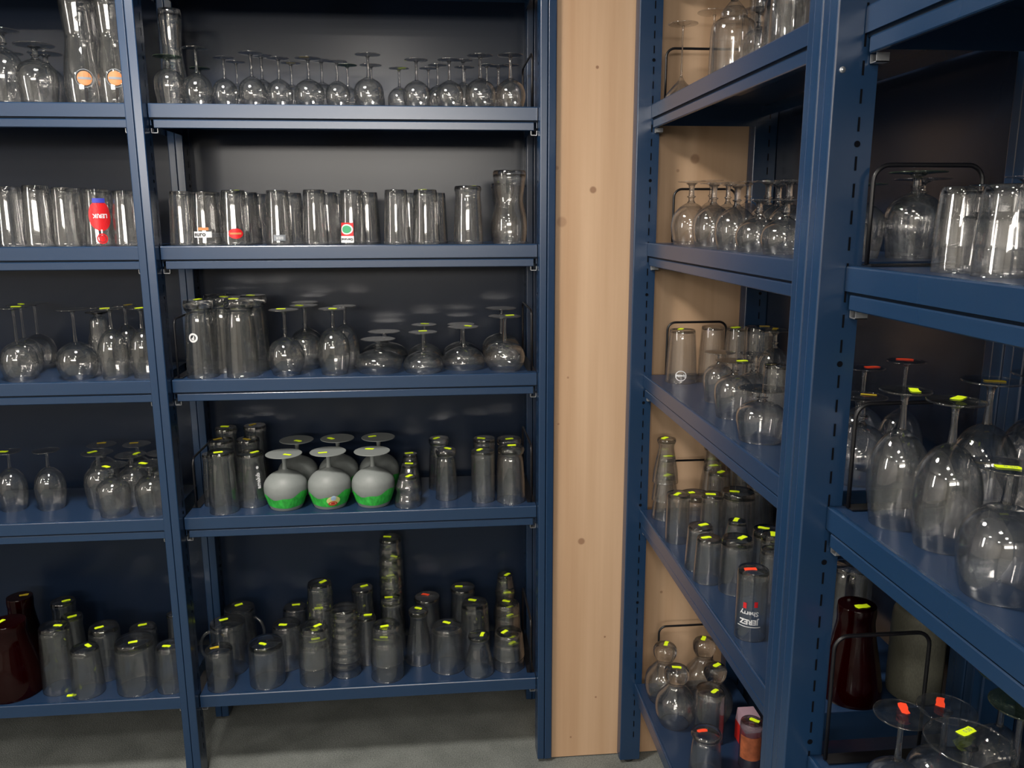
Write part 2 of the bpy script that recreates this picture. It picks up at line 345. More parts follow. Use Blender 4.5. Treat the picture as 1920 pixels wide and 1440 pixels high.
TUMB = { # outer profile, base thickness, optic ribs, segs
 'tumbler': ([(1, 0), (.97, .3), (.90, .75), (.86, .94), (.80, 1)], .06, 0),
 'pils':    ([(1, 0), (.95, .25), (.86, .70), (.80, .95), (.76, 1)], .05, 0),
 'optic':   ([(1, 0), (.96, .25), (.88, .70), (.82, .95), (.78, 1)], .06, 12),
 'facet':   ([(1, 0), (.98, .35), (.92, .72), (.88, .92), (.80, 1)], .09, 9),
 'straight': ([(1, 0), (1, .3), (.99, .7), (.98, .95), (.93, 1)], .06, 0),
 'oldfash': ([(1, 0), (1, .3), (.98, .6), (.93, .93), (.86, 1)], .12, 0),
 'tall':    ([(1, 0), (.96, .3), (.88, .7), (.84, .85), (.90, .95), (.84, 1)], .04, 0),
 'collar':  ([(1, 0), (.96, .3), (.88, .65), (.80, .80), (.72, .84), (.84, .875), (.92, .93), (.90, .97), (.84, 1)], .10, 0),
 'hour':    ([(.92, 0), (1, .18), (.96, .36), (.80, .54), (.78, .64), (.88, .82), (.94, .95), (.88, 1)], .05, 0),
 'waist':   ([(1, 0), (.93, .25), (.78, .50), (.62, .74), (.60, .84), (.72, .94), (.68, 1)], .08, 0),
 'curvy':   ([(1, 0), (.98, .2), (.80, .45), (.86, .62), (.76, .78), (.66, .92), (.62, 1)], .08, 0),
 'ring':    ([(1, 0), (.93, .14), (.98, .24), (.90, .36), (.96, .47), (.87, .59), (.93, .70), (.84, .82), (.86, .94), (.78, 1)], .07, 0),
 'mush':    ([(.72, 0), (.94, .16), (1, .32), (.90, .48), (.62, .60), (.42, .68), (.46, .74), (.58, .82), (.60, .92), (.50, .98), (.35, 1)], .26, 0),
 'vase':    ([(1, 0), (.97, .15), (.84, .4), (.68, .65), (.60, .82), (.62, .93), (.60, 1)], .05, 0),
 'jar':     ([(.9, 0), (1, .06), (1, .5), (.98, .85), (.85, .95), (.6, 1)], .05, 0),
 'column_tumbler': ([(1, 0), (.99, .5), (.97, .95), (.92, 1)], .05, 16),
}
_cache = {}
def mod_for(ribs): return (lambda a, z: 1+.010*math.cos(ribs*a)) if ribs else None
def stem_parts(kind, big):
    key = (kind, big)
    if key in _cache: return _cache[key]
    prof, rs, rf, knob = STEM[kind]; seg = 48 if big else 24; t = .035
    o = smooth_profile(prof, 4 if big else 3)
    ztop = o[-1][1]
    inner = [(max(r-t*.8, .003), z if i else z) for i, (r, z) in enumerate(o) if z < ztop-.05]
    inner.append((.004, inner[-1][1]+.012))
    bowl = MB().lathe(inner[::-1]+o, seg, caps=(True, True)).mesh('bowl', GLASS, True)
    zf = .985
    st = [(o[-1][0]*1.0, ztop-.004), (rs*1.25, ztop+.02)]
    if knob == 1: 
        zk = ztop+(zf-ztop)*.3; st += [(rs, ztop+.035), (rs*1.0, zk-.02), (rs*1.6, zk), (rs*1.0, zk+.02)]
    st += [(rs, ztop+(zf-ztop)*.35), (rs*.9, ztop+(zf-ztop)*.6), (rs*1.15, zf-.045), (rs*2.1, zf-.022)]
    stem = MB().lathe(smooth_profile(sorted(st, key=lambda q: q[1]), 2), max(12, seg//2), caps=(True, True)).mesh('stem', SOLID, True)
    ft = [(rs*1.4, zf-.024), (rf*.35, zf-.014), (rf*.7, zf-.004), (rf*.96, zf+.001), (rf, zf+.006), (rf*.99, 1-.002), (rf*.95, 1)]
    foot = MB().lathe(ft, seg, caps=(True, True)).mesh('foot', GLASS, True)
    _cache[key] = [('bowl', bowl), ('stem', stem), ('foot', foot)]
    return _cache[key]
def tumb_parts(kind, big, mats=None):
    key = (kind, big, mats.name if mats else '')
    if key in _cache: return _cache[key]
    prof, tb, ribs = TUMB[kind]; seg = 56 if big else (48 if ribs else 28); t = .05
    o = smooth_profile(prof, 3); md = mod_for(ribs)
    inner = [(max(r-t, .004), z) for r, z in o if z < 1-tb-.01]
    rlast = inner[-1][0]; inner += [(rlast*.92, 1-tb-.003), (.01, 1-tb)]
    mb = MB().lathe(inner[::-1]+o, seg, mod=md, caps=(True, True))
    me = mb.mesh('glass_body', [mats or GLASS, mats or BASE], True)
    for pl in me.polygons:
        if pl.center.z > 1-tb-.025 or pl.center.z < .012: pl.material_index = 1
    _cache[key] = [('body', me)]
    return _cache[key]
def sticker_mesh(name, m, w=.024, h=.0115):
    j = lambda: random.uniform(-.0012, .0012)
    pts = []
    for (x, y) in [(-w/2, -h/2), (-w/6, -h/2), (w/6, -h/2), (w/2, -h/2), (w/2+.0015, 0), (w/2, h/2), (w/6, h/2), (-w/6, h/2), (-w/2, h/2), (-w/2-.0015, 0)]:
        pts.append((x+j(), y+j(), .0003*random.random()))
    n = len(pts); vs = pts+[(x, y, z+.0003) for x, y, z in pts]
    return MB().add(vs, [tuple(range(n))[::-1], tuple(range(n, 2*n))]+[(i, (i+1) % n, n+(i+1) % n, n+i) for i in range(n)]).mesh(name, m)
STK = {'y': [sticker_mesh('price_sticker', YEL) for _ in range(6)], 'r': [sticker_mesh('price_sticker', RED) for _ in range(3)], 'a': [sticker_mesh('price_sticker', AMBER) for _ in range(2)]}
SLAB = {'y': 'small fluorescent yellow price sticker', 'r': 'small fluorescent red price sticker', 'a': 'small faded amber price sticker'}

KN = { # kind: (object name, plain noun, category)
 'wine': ('wine_glass', 'small wine glass', 'wine glass'), 'ballon': ('wine_glass', 'balloon wine glass', 'wine glass'), 'ballknob': ('wine_glass', 'round-bowled glass with beaded stem', 'wine glass'),
 'tulip': ('wine_glass', 'tulip wine glass', 'wine glass'), 'flute': ('beer_tulip_glass', 'stemmed beer tulip', 'beer glass'), 'coupe': ('cocktail_glass', 'wide cocktail coupe', 'cocktail glass'),
 'snifter': ('brandy_snifter', 'short-stemmed snifter', 'snifter'), 'goblet': ('goblet', 'short-stemmed goblet', 'goblet'), 'column': ('footed_glass', 'footed column glass', 'glass'),
 'thin': ('martini_glass', 'thin long-stemmed glass', 'wine glass'), 'bell': ('beer_goblet', 'bell-shaped beer goblet', 'beer glass'),
 'tumbler': ('tumbler', 'plain tumbler', 'tumbler'), 'pils': ('beer_glass', 'tapered beer glass', 'beer glass'), 'optic': ('beer_glass', 'fluted beer glass', 'beer glass'),
 'facet': ('tumbler', 'faceted tumbler', 'tumbler'), 'straight': ('tumbler', 'straight tumbler', 'tumbler'), 'oldfash': ('whisky_tumbler', 'squat thick-based tumbler', 'tumbler'),
 'tall': ('highball_glass', 'tall narrow glass', 'highball glass'), 'collar': ('beer_glass', 'collared tall glass', 'beer glass'), 'hour': ('beer_glass', 'hourglass-shaped glass', 'beer glass'),
 'waist': ('beer_glass', 'waisted tall glass', 'beer glass'), 'curvy': ('tumbler', 'curved small glass', 'tumbler'), 'ring': ('tumbler', 'ring-moulded tumbler', 'tumbler'),
 'mush': ('carafe', 'round carafe with knobbed top', 'carafe'), 'vase': ('vase', 'dark red glass vase', 'vase'), 'jar': ('jar', 'cloudy frosted glass jar', 'jar'), 'column_tumbler': ('tumbler', 'ribbed column tumbler', 'tumbler'),
 'mug': ('mug', 'glass mug with handle', 'mug'),
}
SHN = {1: 'top shelf', 2: 'second shelf', 3: 'third shelf', 4: 'fourth shelf', 5: 'bottom shelf'}
BAYN = {'A0': 'left bay', 'A1': 'middle bay', 'B1': 'far right bay', 'B2': 'near right bay'}
items = []   # dicts
def A(bay, sh, rows):
    for r in rows: items.append(dict(bay=bay, sh=sh, kind=r[0], x=r[1], y=r[2], w=r[3], v=r[4], **(r[5] if len(r) > 5 else {})))
# every glass: kind, centre x and top y as seen from the camera position, greatest width, depth behind the shelf front
A('A0', 1, [('goblet', 8, 56, 62, .07), ('goblet', 50, 84, 72, .06), ('goblet', 84, 100, 60, .17), ('wine', 22, 100, 44, .22),
 ('hour', 150, -12, 70, .06, dict(logo='disc', lab='tall weizen beer glass with orange disc emblem, left bay top shelf')), ('hour', 206, -12, 62, .06, dict(logo='disc', lab='tall weizen beer glass with orange disc emblem, beside the blue upright')),
 ('hour', 178, 2, 56, .17), ('hour', 232, 2, 56, .17)])
A('A1', 1, [('hour', 268, 18, 44, .08, dict(lab='tall beer glass half hidden behind the upright, middle bay top shelf')), ('goblet', 309, 106, 54, .06, dict(g=1)), ('wine', 357, 90, 54, .05), ('wine', 407, 108, 46, .05), ('wine', 374, 128, 44, .18, dict(g=1)), ('wine', 442, 116, 40, .17),
 ('wine', 461, 99, 52, .06), ('wine', 487, 104, 50, .13), ('wine', 521, 109, 48, .05), ('wine', 545, 118, 42, .17, dict(s='a')), ('wine', 577, 109, 56, .05, dict(s='a')), ('wine', 602, 113, 48, .14),
 ('wine', 631, 115, 46, .05), ('wine', 652, 122, 42, .20, dict(g=1)), ('wine', 689, 102, 56, .05), ('wine', 694, 122, 48, .19), ('wine', 748, 128, 44, .13, dict(s='y')), ('wine', 780, 112, 52, .05), ('wine', 803, 128, 40, .20),
 ('wine', 820, 122, 42, .13), ('wine', 842, 112, 52, .05), ('wine', 871, 126, 44, .19), ('wine', 868, 113, 42, .12), ('wine', 903, 104, 58, .05), ('wine', 912, 122, 40, .20), ('wine', 935, 124, 46, .14), ('wine', 963, 103, 56, .06), ('wine', 967, 122, 40, .19)])
A('A0', 2, [('optic', 18, 350, 52, .05), ('optic', 66, 348, 54, .05), ('optic', 106, 352, 48, .05), ('optic', 44, 354, 46, .14), ('optic', 88, 355, 46, .14), ('optic', 130, 357, 46, .14), ('pils', 180, 355, 52, .05, dict(logo='brew', lab='beer glass printed with a large red oval and blue cap, left bay')),
 ('optic', 146, 353, 44, .22), ('optic', 205, 358, 44, .15), ('pils', 230, 358, 50, .05), ('optic', 251, 362, 44, .16)])
A('A1', 2, [('pils', 309, 359, 50, .05, dict(lab='beer glass right behind the blue upright, second shelf, middle bay')), ('pils', 357, 360, 54, .05, dict(logo='strip', lab='beer glass with white strip lettering and orange bar, middle bay')), ('optic', 395, 361, 48, .10, dict(logo='strip2', lab='beer glass with thin dark line print, beside the lettered glass')), ('optic', 330, 363, 44, .17), ('optic', 372, 364, 44, .19),
 ('optic', 436, 357, 52, .05, dict(logo='oval', s='y', lab='beer glass with small red oval badge, second shelf')), ('optic', 462, 361, 48, .14), ('optic', 486, 364, 42, .22), ('pils', 519, 357, 50, .05, dict(logo='greyl')), ('optic', 545, 362, 46, .14), ('optic', 588, 356, 48, .05), ('optic', 612, 361, 46, .14), ('optic', 632, 364, 42, .22),
 ('pils', 658, 357, 52, .05, dict(logo='rg', lab='beer glass with red panel, green oval badge and white strip')), ('optic', 688, 361, 46, .15), ('optic', 742, 356, 50, .05), ('optic', 765, 362, 42, .15), ('optic', 797, 356, 52, .05, dict(s='y')), ('optic', 818, 362, 40, .16),
 ('tall', 877, 349, 56, .05, dict(s='y', lab='clear highball glass standing alone beside the two tall hourglass glasses')), ('hour', 946, 344, 54, .20, dict(lab='tall hourglass-shaped glass at the back, second shelf right end')), ('hour', 955, 320, 66, .07, dict(lab='tallest hourglass-shaped glass, right end of second shelf, middle bay'))])
A('A0', 3, [('ballon', 8, 576, 64, .05), ('ballon', 36, 571, 58, .13), ('ballon', 60, 568, 60, .21, dict(s=0)), ('ballon', 129, 579, 72, .05, dict(s=0)), ('column', 166, 584, 44, .07, dict(s=0, dark=1, lab='footed column glass with a black foot, third shelf, left bay')),
 ('tulip', 203, 578, 54, .06), ('tulip', 232, 572, 50, .15, dict(s='a')), ('tulip', 262, 577, 50, .06), ('tulip', 180, 576, 40, .22, dict(s=0))])
A('A1', 3, [('collar', 368, 562, 58, .05, dict(logo='ring', lab='tall collared glass with white ring emblem, third shelf, middle bay')), ('collar', 402, 556, 54, .14), ('collar', 345, 566, 44, .16, dict(s=0)), ('collar', 380, 552, 46, .24, dict(s=0)), ('collar', 446, 560, 60, .05), ('collar', 474, 553, 52, .15), ('collar', 428, 556, 46, .21, dict(s=0)),
 ('ballknob', 530, 580, 70, .06), ('ballknob', 560, 572, 66, .16), ('ballknob', 578, 566, 60, .24, dict(s=0)), ('tulip', 622, 578, 60, .05), ('tulip', 645, 573, 52, .14, dict(s=0)), ('snifter', 709, 635, 90, .06, dict(s=0)), ('snifter', 719, 621, 84, .19, dict(s=0)),
 ('coupe', 795, 622, 76, .06), ('coupe', 796, 608, 66, .20), ('coupe', 878, 612, 82, .06), ('coupe', 864, 607, 72, .21, dict(s=0)), ('ballon', 960, 592, 76, .06), ('ballon', 952, 577, 72, .20, dict(s=0))])
A('A0', 4, [('tulip', 14, 846, 52, .13), ('tulip', 86, 844, 54, .13, dict(s=0)), ('goblet', 200, 872, 60, .05), ('goblet', 188, 848, 56, .13), ('goblet', 190, 833, 52, .21, dict(s='a')), ('goblet', 238, 852, 56, .12), ('goblet', 254, 832, 50, .20, dict(s='a')), ('goblet', 275, 868, 60, .05), ('goblet', 292, 848, 50, .14, dict(s=0))])
A('A1', 4, [('tall', 381, 846, 58, .06), ('tall', 345, 850, 40, .10, dict(s=0)), ('tall', 445, 848, 60, .06, dict(logo='vtext', lab='tall glass with white vertical lettering, fourth shelf, middle bay')), ('tall', 412, 824, 52, .17, dict(s='a')), ('tall', 418, 801, 46, .24), ('tall', 456, 822, 48, .15, dict(s='a')), ('tall', 478, 797, 46, .24, dict(s='a')),
 ('FROST', 532, 850, 80, .06), ('FROST', 608, 846, 80, .06, dict(logo='badge')), ('FROST', 686, 845, 80, .06), ('FROST', 556, 824, 74, .19), ('FROST', 632, 821, 74, .19), ('FROST', 708, 819, 74, .19),
 ('curvy', 760, 892, 50, .06), ('curvy', 767, 870, 44, .13), ('curvy', 769, 850, 40, .20), ('collar', 836, 842, 42, .10), ('collar', 823, 821, 42, .20), ('straight', 905, 844, 44, .07), ('straight', 909, 821, 42, .16), ('collar', 964, 837, 54, .06), ('collar', 966, 821, 50, .15)])
A('A0', 5, [('REDV', 22, 1165, 100, .09, dict(lab='dark red glass vase at the left edge of the bottom shelf')), ('REDV', 35, 1118, 72, .21, dict(lab='dark red glass vase behind the front one, bottom shelf, left edge', s='a')),
 ('tumbler', 96, 1172, 62, .11), ('tall', 118, 1126, 48, .23), ('tall', 132, 1154, 42, .17, dict(s='y')), ('tumbler', 148, 1214, 58, .05), ('facet', 188, 1173, 60, .12), ('oldfash', 244, 1198, 74, .06), ('tumbler', 265, 1175, 56, .15), ('tumbler', 316, 1208, 54, .06), ('tall', 326, 1150, 30, .21, dict(s=0))])
A('A1', 5, [('MUG', 408, 1165, 64, .12, dict(hd=180)), ('MUG', 445, 1138, 56, .21, dict(hd=-15)), ('straight', 402, 1215, 50, .05, dict(s='a')), ('oldfash', 496, 1202, 66, .05), ('tumbler', 530, 1168, 60, .13), ('tumbler', 550, 1137, 50, .22),
 ('tumbler', 598, 1092, 52, .14, dict(n=2)), ('facet', 590, 1172, 60, .06, dict(n=2)), ('ring', 645, 1138, 56, .10, dict(n=3, s=0)), ('tall', 679, 1101, 46, .21), ('tall', 683, 1155, 40, .15), ('ring', 732, 1007, 48, .23, dict(n=4)), ('waist', 738, 1121, 54, .16),
 ('tumbler', 724, 1170, 62, .06, dict(n=2)), ('tall', 800, 1118, 54, .20, dict(s='r')), ('waist', 798, 1143, 52, .11), ('tall', 870, 1100, 52, .22), ('facet', 890, 1128, 56, .15), ('tumbler', 848, 1172, 68, .06), ('waist', 912, 1190, 58, .06), ('curvy', 946, 1077, 46, .23, dict(n=2)),
 ('tumbler', 952, 1130, 52, .16, dict(n=2)), ('tumbler', 972, 1184, 60, .07, dict(n=2))])
A('B1', 1, [('thin', 1280, 44, 58, .07), ('thin', 1322, 22, 66, .12), ('bell', 1374, -40, 86, .06), ('goblet', 1420, 18, 70, .12), ('wine', 1352, 22, 46, .21, dict(s=0)), ('facet', 1462, 0, 60, .14), ('oldfash', 1492, -45, 86, .06), ('facet', 1436, -30, 60, .22)])
A('B1', 2, [('snifter', 1298, 340, 72, .07), ('snifter', 1340, 343, 74, .07), ('snifter', 1322, 338, 60, .15), ('snifter', 1386, 346, 78, .07), ('snifter', 1366, 342, 60, .15), ('snifter', 1425, 374, 84, .06), ('snifter', 1440, 340, 74, .13), ('snifter', 1484, 374, 90, .06), ('snifter', 1482, 338, 76, .14), ('snifter', 1405, 340, 60, .22), ('snifter', 1462, 344, 70, .20), ('snifter', 1500, 344, 76, .20), ('snifter', 1440, 338, 60, .24),
 ('goblet', 1656, 345, 96, .13, dict(g=1)), ('goblet', 1706, 322, 104, .19, dict(g=1, s='a')), ('goblet', 1756, 335, 104, .25, dict(s=0)), ('goblet', 1560, 345, 90, .10), ('goblet', 1720, 385, 96, .12, dict(s=0))])
def hh(bay, sh, rows): A(bay, sh, [(k, x, y, w, .1, dict(o[0] if o else {}, h=h)) for k, x, y, w, h, *o in rows])
hh('B1', 3, [('pils', 1283, 618, 60, .14, dict(logo='wemb', lab='tapered beer glass with round white emblem, third shelf beside the pine')), ('pils', 1334, 612, 52, .15, dict(s=0)), ('pils', 1385, 614, 54, .155), ('straight', 1425, 612, 56, .17, dict(s='a')),
 ('goblet', 1350, 660, 58, .12, dict(s=0)), ('goblet', 1380, 676, 72, .125), ('goblet', 1450, 618, 60, .18, dict(s='a')), ('snifter', 1418, 662, 80, .13, dict(s=0)), ('goblet', 1430, 728, 92, .105, dict(s=0, lab='fat ribbed short-stemmed goblet beside the near blue upright')), ('column_tumbler', 1458, 684, 50, .135, dict(s=0)),
 ('wine', 1622, 688, 84, .17, dict(s='r')), ('wine', 1694, 676, 80, .20, dict(s='r')), ('snifter', 1652, 742, 130, .15, dict(s='a', lab='wide squat decanter-like glass behind the black wire divider'))])
hh('B1', 4, [('waist', 1242, 822, 48, .22, dict(n=3)), ('waist', 1324, 834, 46, .20, dict(n=2)), ('tumbler', 1337, 884, 44, .13), ('straight', 1268, 925, 44, .125), ('oldfash', 1302, 925, 64, .12), ('oldfash', 1382, 920, 66, .14),
 ('tumbler', 1302, 985, 54, .11), ('tumbler', 1343, 926, 46, .13), ('curvy', 1382, 976, 52, .11), ('tumbler', 1330, 1008, 54, .11), ('oldfash', 1378, 1008, 62, .12), ('oldfash', 1440, 992, 60, .13), ('facet', 1432, 900, 54, .15, dict(s=0)), ('facet', 1452, 1000, 52, .16),
 ('straight', 1413, 1066, 58, .145, dict(s='r', logo='jerez', lab='tall glass printed JEREZ Sherry with a red price sticker')), ('straight', 1452, 1030, 50, .14, dict(s=0)), ('column_tumbler', 1366, 858, 50, .15, dict(s=0)), ('column_tumbler', 1398, 880, 50, .15, dict(s=0)),
 ('REDV', 1642, 1133, 112, .20, dict(lab='dark red glass vase behind the black wire divider, right rack')), ('jar', 1738, 1130, 96, .18, dict(s=0, lab='cloudy frosted glass jar beside the dark red vase, right rack')), ('column_tumbler', 1598, 1060, 76, .20, dict(s=0))])
hh('B1', 5, [('mush', 1244, 1208, 72, .185), ('mush', 1262, 1250, 76, .165), ('mush', 1313, 1198, 70, .18), ('mush', 1338, 1247, 70, .15), ('straight', 1333, 1292, 56, .14), ('collar', 1325, 1372, 62, .12, dict(s='r')), ('straight', 1410, 1352, 42, .125, dict(fix=1, logo='floral', lab='small glass with floral print in front of the red box'))])
A('B2', 2, [('facet', 1806, 350, 84, .065, dict(n=2)), ('optic', 1862, 346, 92, .155, dict(n=2)), ('facet', 1900, 345, 108, .07, dict(n=2)), ('snifter', 1925, 330, 110, .16, dict(s=0))])
hh('B2', 3, [('tulip', 1716, 730, 108, .20), ('tulip', 1775, 750, 122, .19), ('tulip', 1862, 712, 124, .20, dict(s='a')), ('tulip', 1838, 872, 150, .155, dict(t='0.50', lab='large egg-shaped wine glass with yellow 0.50 price sticker, nearest on the third shelf')), ('tulip', 1930, 700, 120, .20, dict(s=0))])
hh('B2', 4, [('wine', 1650, 1338, 116, .15, dict(s='r')), ('wine', 1760, 1328, 122, .175, dict(s='r')), ('wine', 1814, 1390, 178, .19, dict(s='y', t='0.50', lab='large wine glass with yellow price sticker in the bottom right corner')), ('wine', 1905, 1320, 130, .20, dict(g=1, s=0)), ('wine', 1885, 1262, 110, .22, dict(g=1, s=0))])
# ---- place the items: world x, y from the shelf they stand on, height from how tall they look
BX = {'A0': (XLL+UW, XL), 'A1': (XL+UW, xr), 'B1': (0, Ln-2*UW), 'B2': (Ln, Ln+1)}
def solve(it):
    B = it['bay'][0] == 'B'
    zs = {'B1': {1: 1.970, 2: 1.608, 3: 1.239, 4: .837, 5: .274}, 'B2': CZ}.get(it['bay'], ZS)[it['sh']]
    it['z'] = zs
    if 'P' not in it:
        if 'h' in it: P = on_Z(it['x'], it['y'], zs+it['h']); p = (P[0], P[1])
        elif B: P = on_X(it['x'], it['y'], XB+REC+it['v']); p = (P[0], P[1])
        else: P = on_Y(it['x'], it['y'], SY0+it['v']); p = (P[0], P[1])
        it['P'] = np.array(p)
    p = it['P']; dist = math.hypot(p[0], p[1]+D)
    # height: on the vertical through p, find z whose picture row is y
    lo, hi = zs, zs+.6
    for _ in range(40):
        mid = (lo+hi)/2
        if proj((p[0], p[1], mid))[1] > it['y']: lo = mid
        else: hi = mid
    it['H'] = lo-zs; it['R'] = it['w']/2*depth((p[0], p[1], zs+it['H']*.4))/F*it.get('rs', 1)
for it in items: solve(it); it['P0'] = it['P'].copy()
def bounds(it):
    a, b = BX[it['bay']]; R = it['R']
    if it['bay'] == 'A1': a, b = a+(.024 if it['sh'] in (3, 4) else 0), b-(.024 if it['sh'] != 2 else 0)
    if it['bay'][0] == 'B': a = a+.024
    if it['bay'][0] == 'A': return a+R+.004, b-R-.004, SY0+.010+R, .345-R
    return XB+SY0+.010+R, XB+.345-R, YF-b+R+.004, YF-a-R-.004
def clampit(it):
    x0, x1, y0, y1 = bounds(it)
    p = it['P']
    it['P'] = np.array([min(max(p[0], x0), x1), min(max(p[1], y0), y1)])
for itn in range(160):
    for grp in {(i['bay'], i['sh']) for i in items}:
        g = [i for i in items if (i['bay'], i['sh']) == grp]
        for i, a in enumerate(g):
            for b_ in g[i+1:]:
                d = b_['P']-a['P']; ds = float(np.hypot(*d)); need = a['R']+b_['R']+.0015
                if ds < need:
                    push = (need-ds)*.5
                    for q, sg in ((a, -1), (b_, 1)):
                        r = q['P']-CAM[:2]; r = r/np.hypot(*r)
                        along = float(r @ d)*sg
                        s = 1 if along > 0 else -1
                        q['P'] = q['P']+r*s*push*.7+d/max(ds, 1e-6)*sg*push*.35
        for a in g:
            if a.get('fix'): a['P'] = a['P0'].copy()
            else: clampit(a)
    if itn % 40 == 39:
        for it in items:
            solve(it)
        for grp in {(i['bay'], i['sh']) for i in items}:
            g = [i for i in items if (i['bay'], i['sh']) == grp]
            for i, a in enumerate(g):
                for b_ in g[i+1:]:
                    ds = float(np.hypot(*(b_['P']-a['P'])))
                    if ds < a['R']+b_['R']: 
                        f = max(.93, ds/(a['R']+b_['R'])); a['rs'] = a.get('rs', 1)*f; b_['rs'] = b_.get('rs', 1)*f; a['R'] *= f; b_['R'] *= f
HM = {1: .295, 2: .295, 3: .29, 4: .335, 5: .49}
for it in items: solve(it); clampit(it); it['H'] = min(it['H'], HM[it['sh']])
if DBG:
    for it in items:
        q = proj((it['P'][0], it['P'][1], it['z']+it['H']))
        print('IT', it['bay'], it['sh'], it['kind'], it['x'], it['y'], 'P', it['P'].round(3), 'H %.3f R %.3f rs %.2f' % (it['H'], it['R'], it.get('rs', 1)), 'err %.0f %.0f' % (q[0]-it['x'], q[1]-it['y']))

# ---- printed marks: flat shapes wrapped round the glass wall
def radius_at(kind, h):
    prof = TUMB[kind][0] if kind in TUMB else STEM[kind][0]
    for (r0, z0), (r1, z1) in zip(prof, prof[1:]):
        if z0 <= h <= z1: return r0+(r1-r0)*(h-z0)/(z1-z0)
    return prof[-1][0]
def wrap(name, polys, m, root, kind, R, H, zc, ang, off=.0006, roty=0):
    # polys: list of (verts2d, faces); x along the wall, y up; turned by roty (radians) then wrapped at angle ang
    mb = MB(); c, s = math.cos(roty), math.sin(roty)
    for vs, fs in polys:
        out = []
        for x, y in vs:
            X, Y = x*c-y*s, x*s+y*c
            z = zc+Y; rr = radius_at(kind, min(max(z/H, 0), 1))*R+off
            a = ang+X/rr; out.append((rr*math.cos(a), rr*math.sin(a), z))
        mb.add(out, fs)
    return mb.build(name, m, root)
def ell(cx, cy, a, b, n=24, rings=5, a0=0):
    vs = [(cx, cy)]; fs = []
    for k in range(1, rings+1):
        for i in range(n): t = 2*PI*i/n; vs.append((cx+a*k/rings*math.cos(t), cy+b*k/rings*math.sin(t)))
    fs += [(0, 1+i, 1+(i+1) % n) for i in range(n)]
    for k in range(rings-1):
        for i in range(n): o = 1+k*n; fs.append((o+i, o+n+i, o+n+(i+1) % n, o+(i+1) % n))
    return vs, fs
def annul(cx, cy, a, b, t, n=28):
    vs = [(cx+(a-q)*math.cos(2*PI*i/n), cy+(b-q)*math.sin(2*PI*i/n)) for q in (0, t) for i in range(n)]
    return vs, [(i, (i+1) % n, n+(i+1) % n, n+i) for i in range(n)]
def rect(x0, x1, y0, y1, n=10):
    vs = [(x0+(x1-x0)*i/n, y) for y in (y0, y1) for i in range(n+1)]
    return vs, [(i, i+1, n+2+i, n+1+i) for i in range(n)]
def text(s, size, cx=0, cy=0, bold=0):
    cu = bpy.data.curves.new('t', 'FONT'); cu.body = s; cu.size = size; cu.align_x = 'CENTER'; cu.align_y = 'CENTER'; cu.resolution_u = 2; cu.offset = bold
    o = bpy.data.objects.new('t', cu); C.objects.link(o); bpy.context.view_layer.update()
    me = bpy.data.meshes.new_from_object(o.evaluated_get(bpy.context.evaluated_depsgraph_get()))
    vs = [(v.co.x+cx, v.co.y+cy) for v in me.vertices]; fs = [tuple(p.vertices) for p in me.polygons]
    bpy.data.objects.remove(o); bpy.data.meshes.remove(me); bpy.data.curves.remove(cu)
    return vs, fs
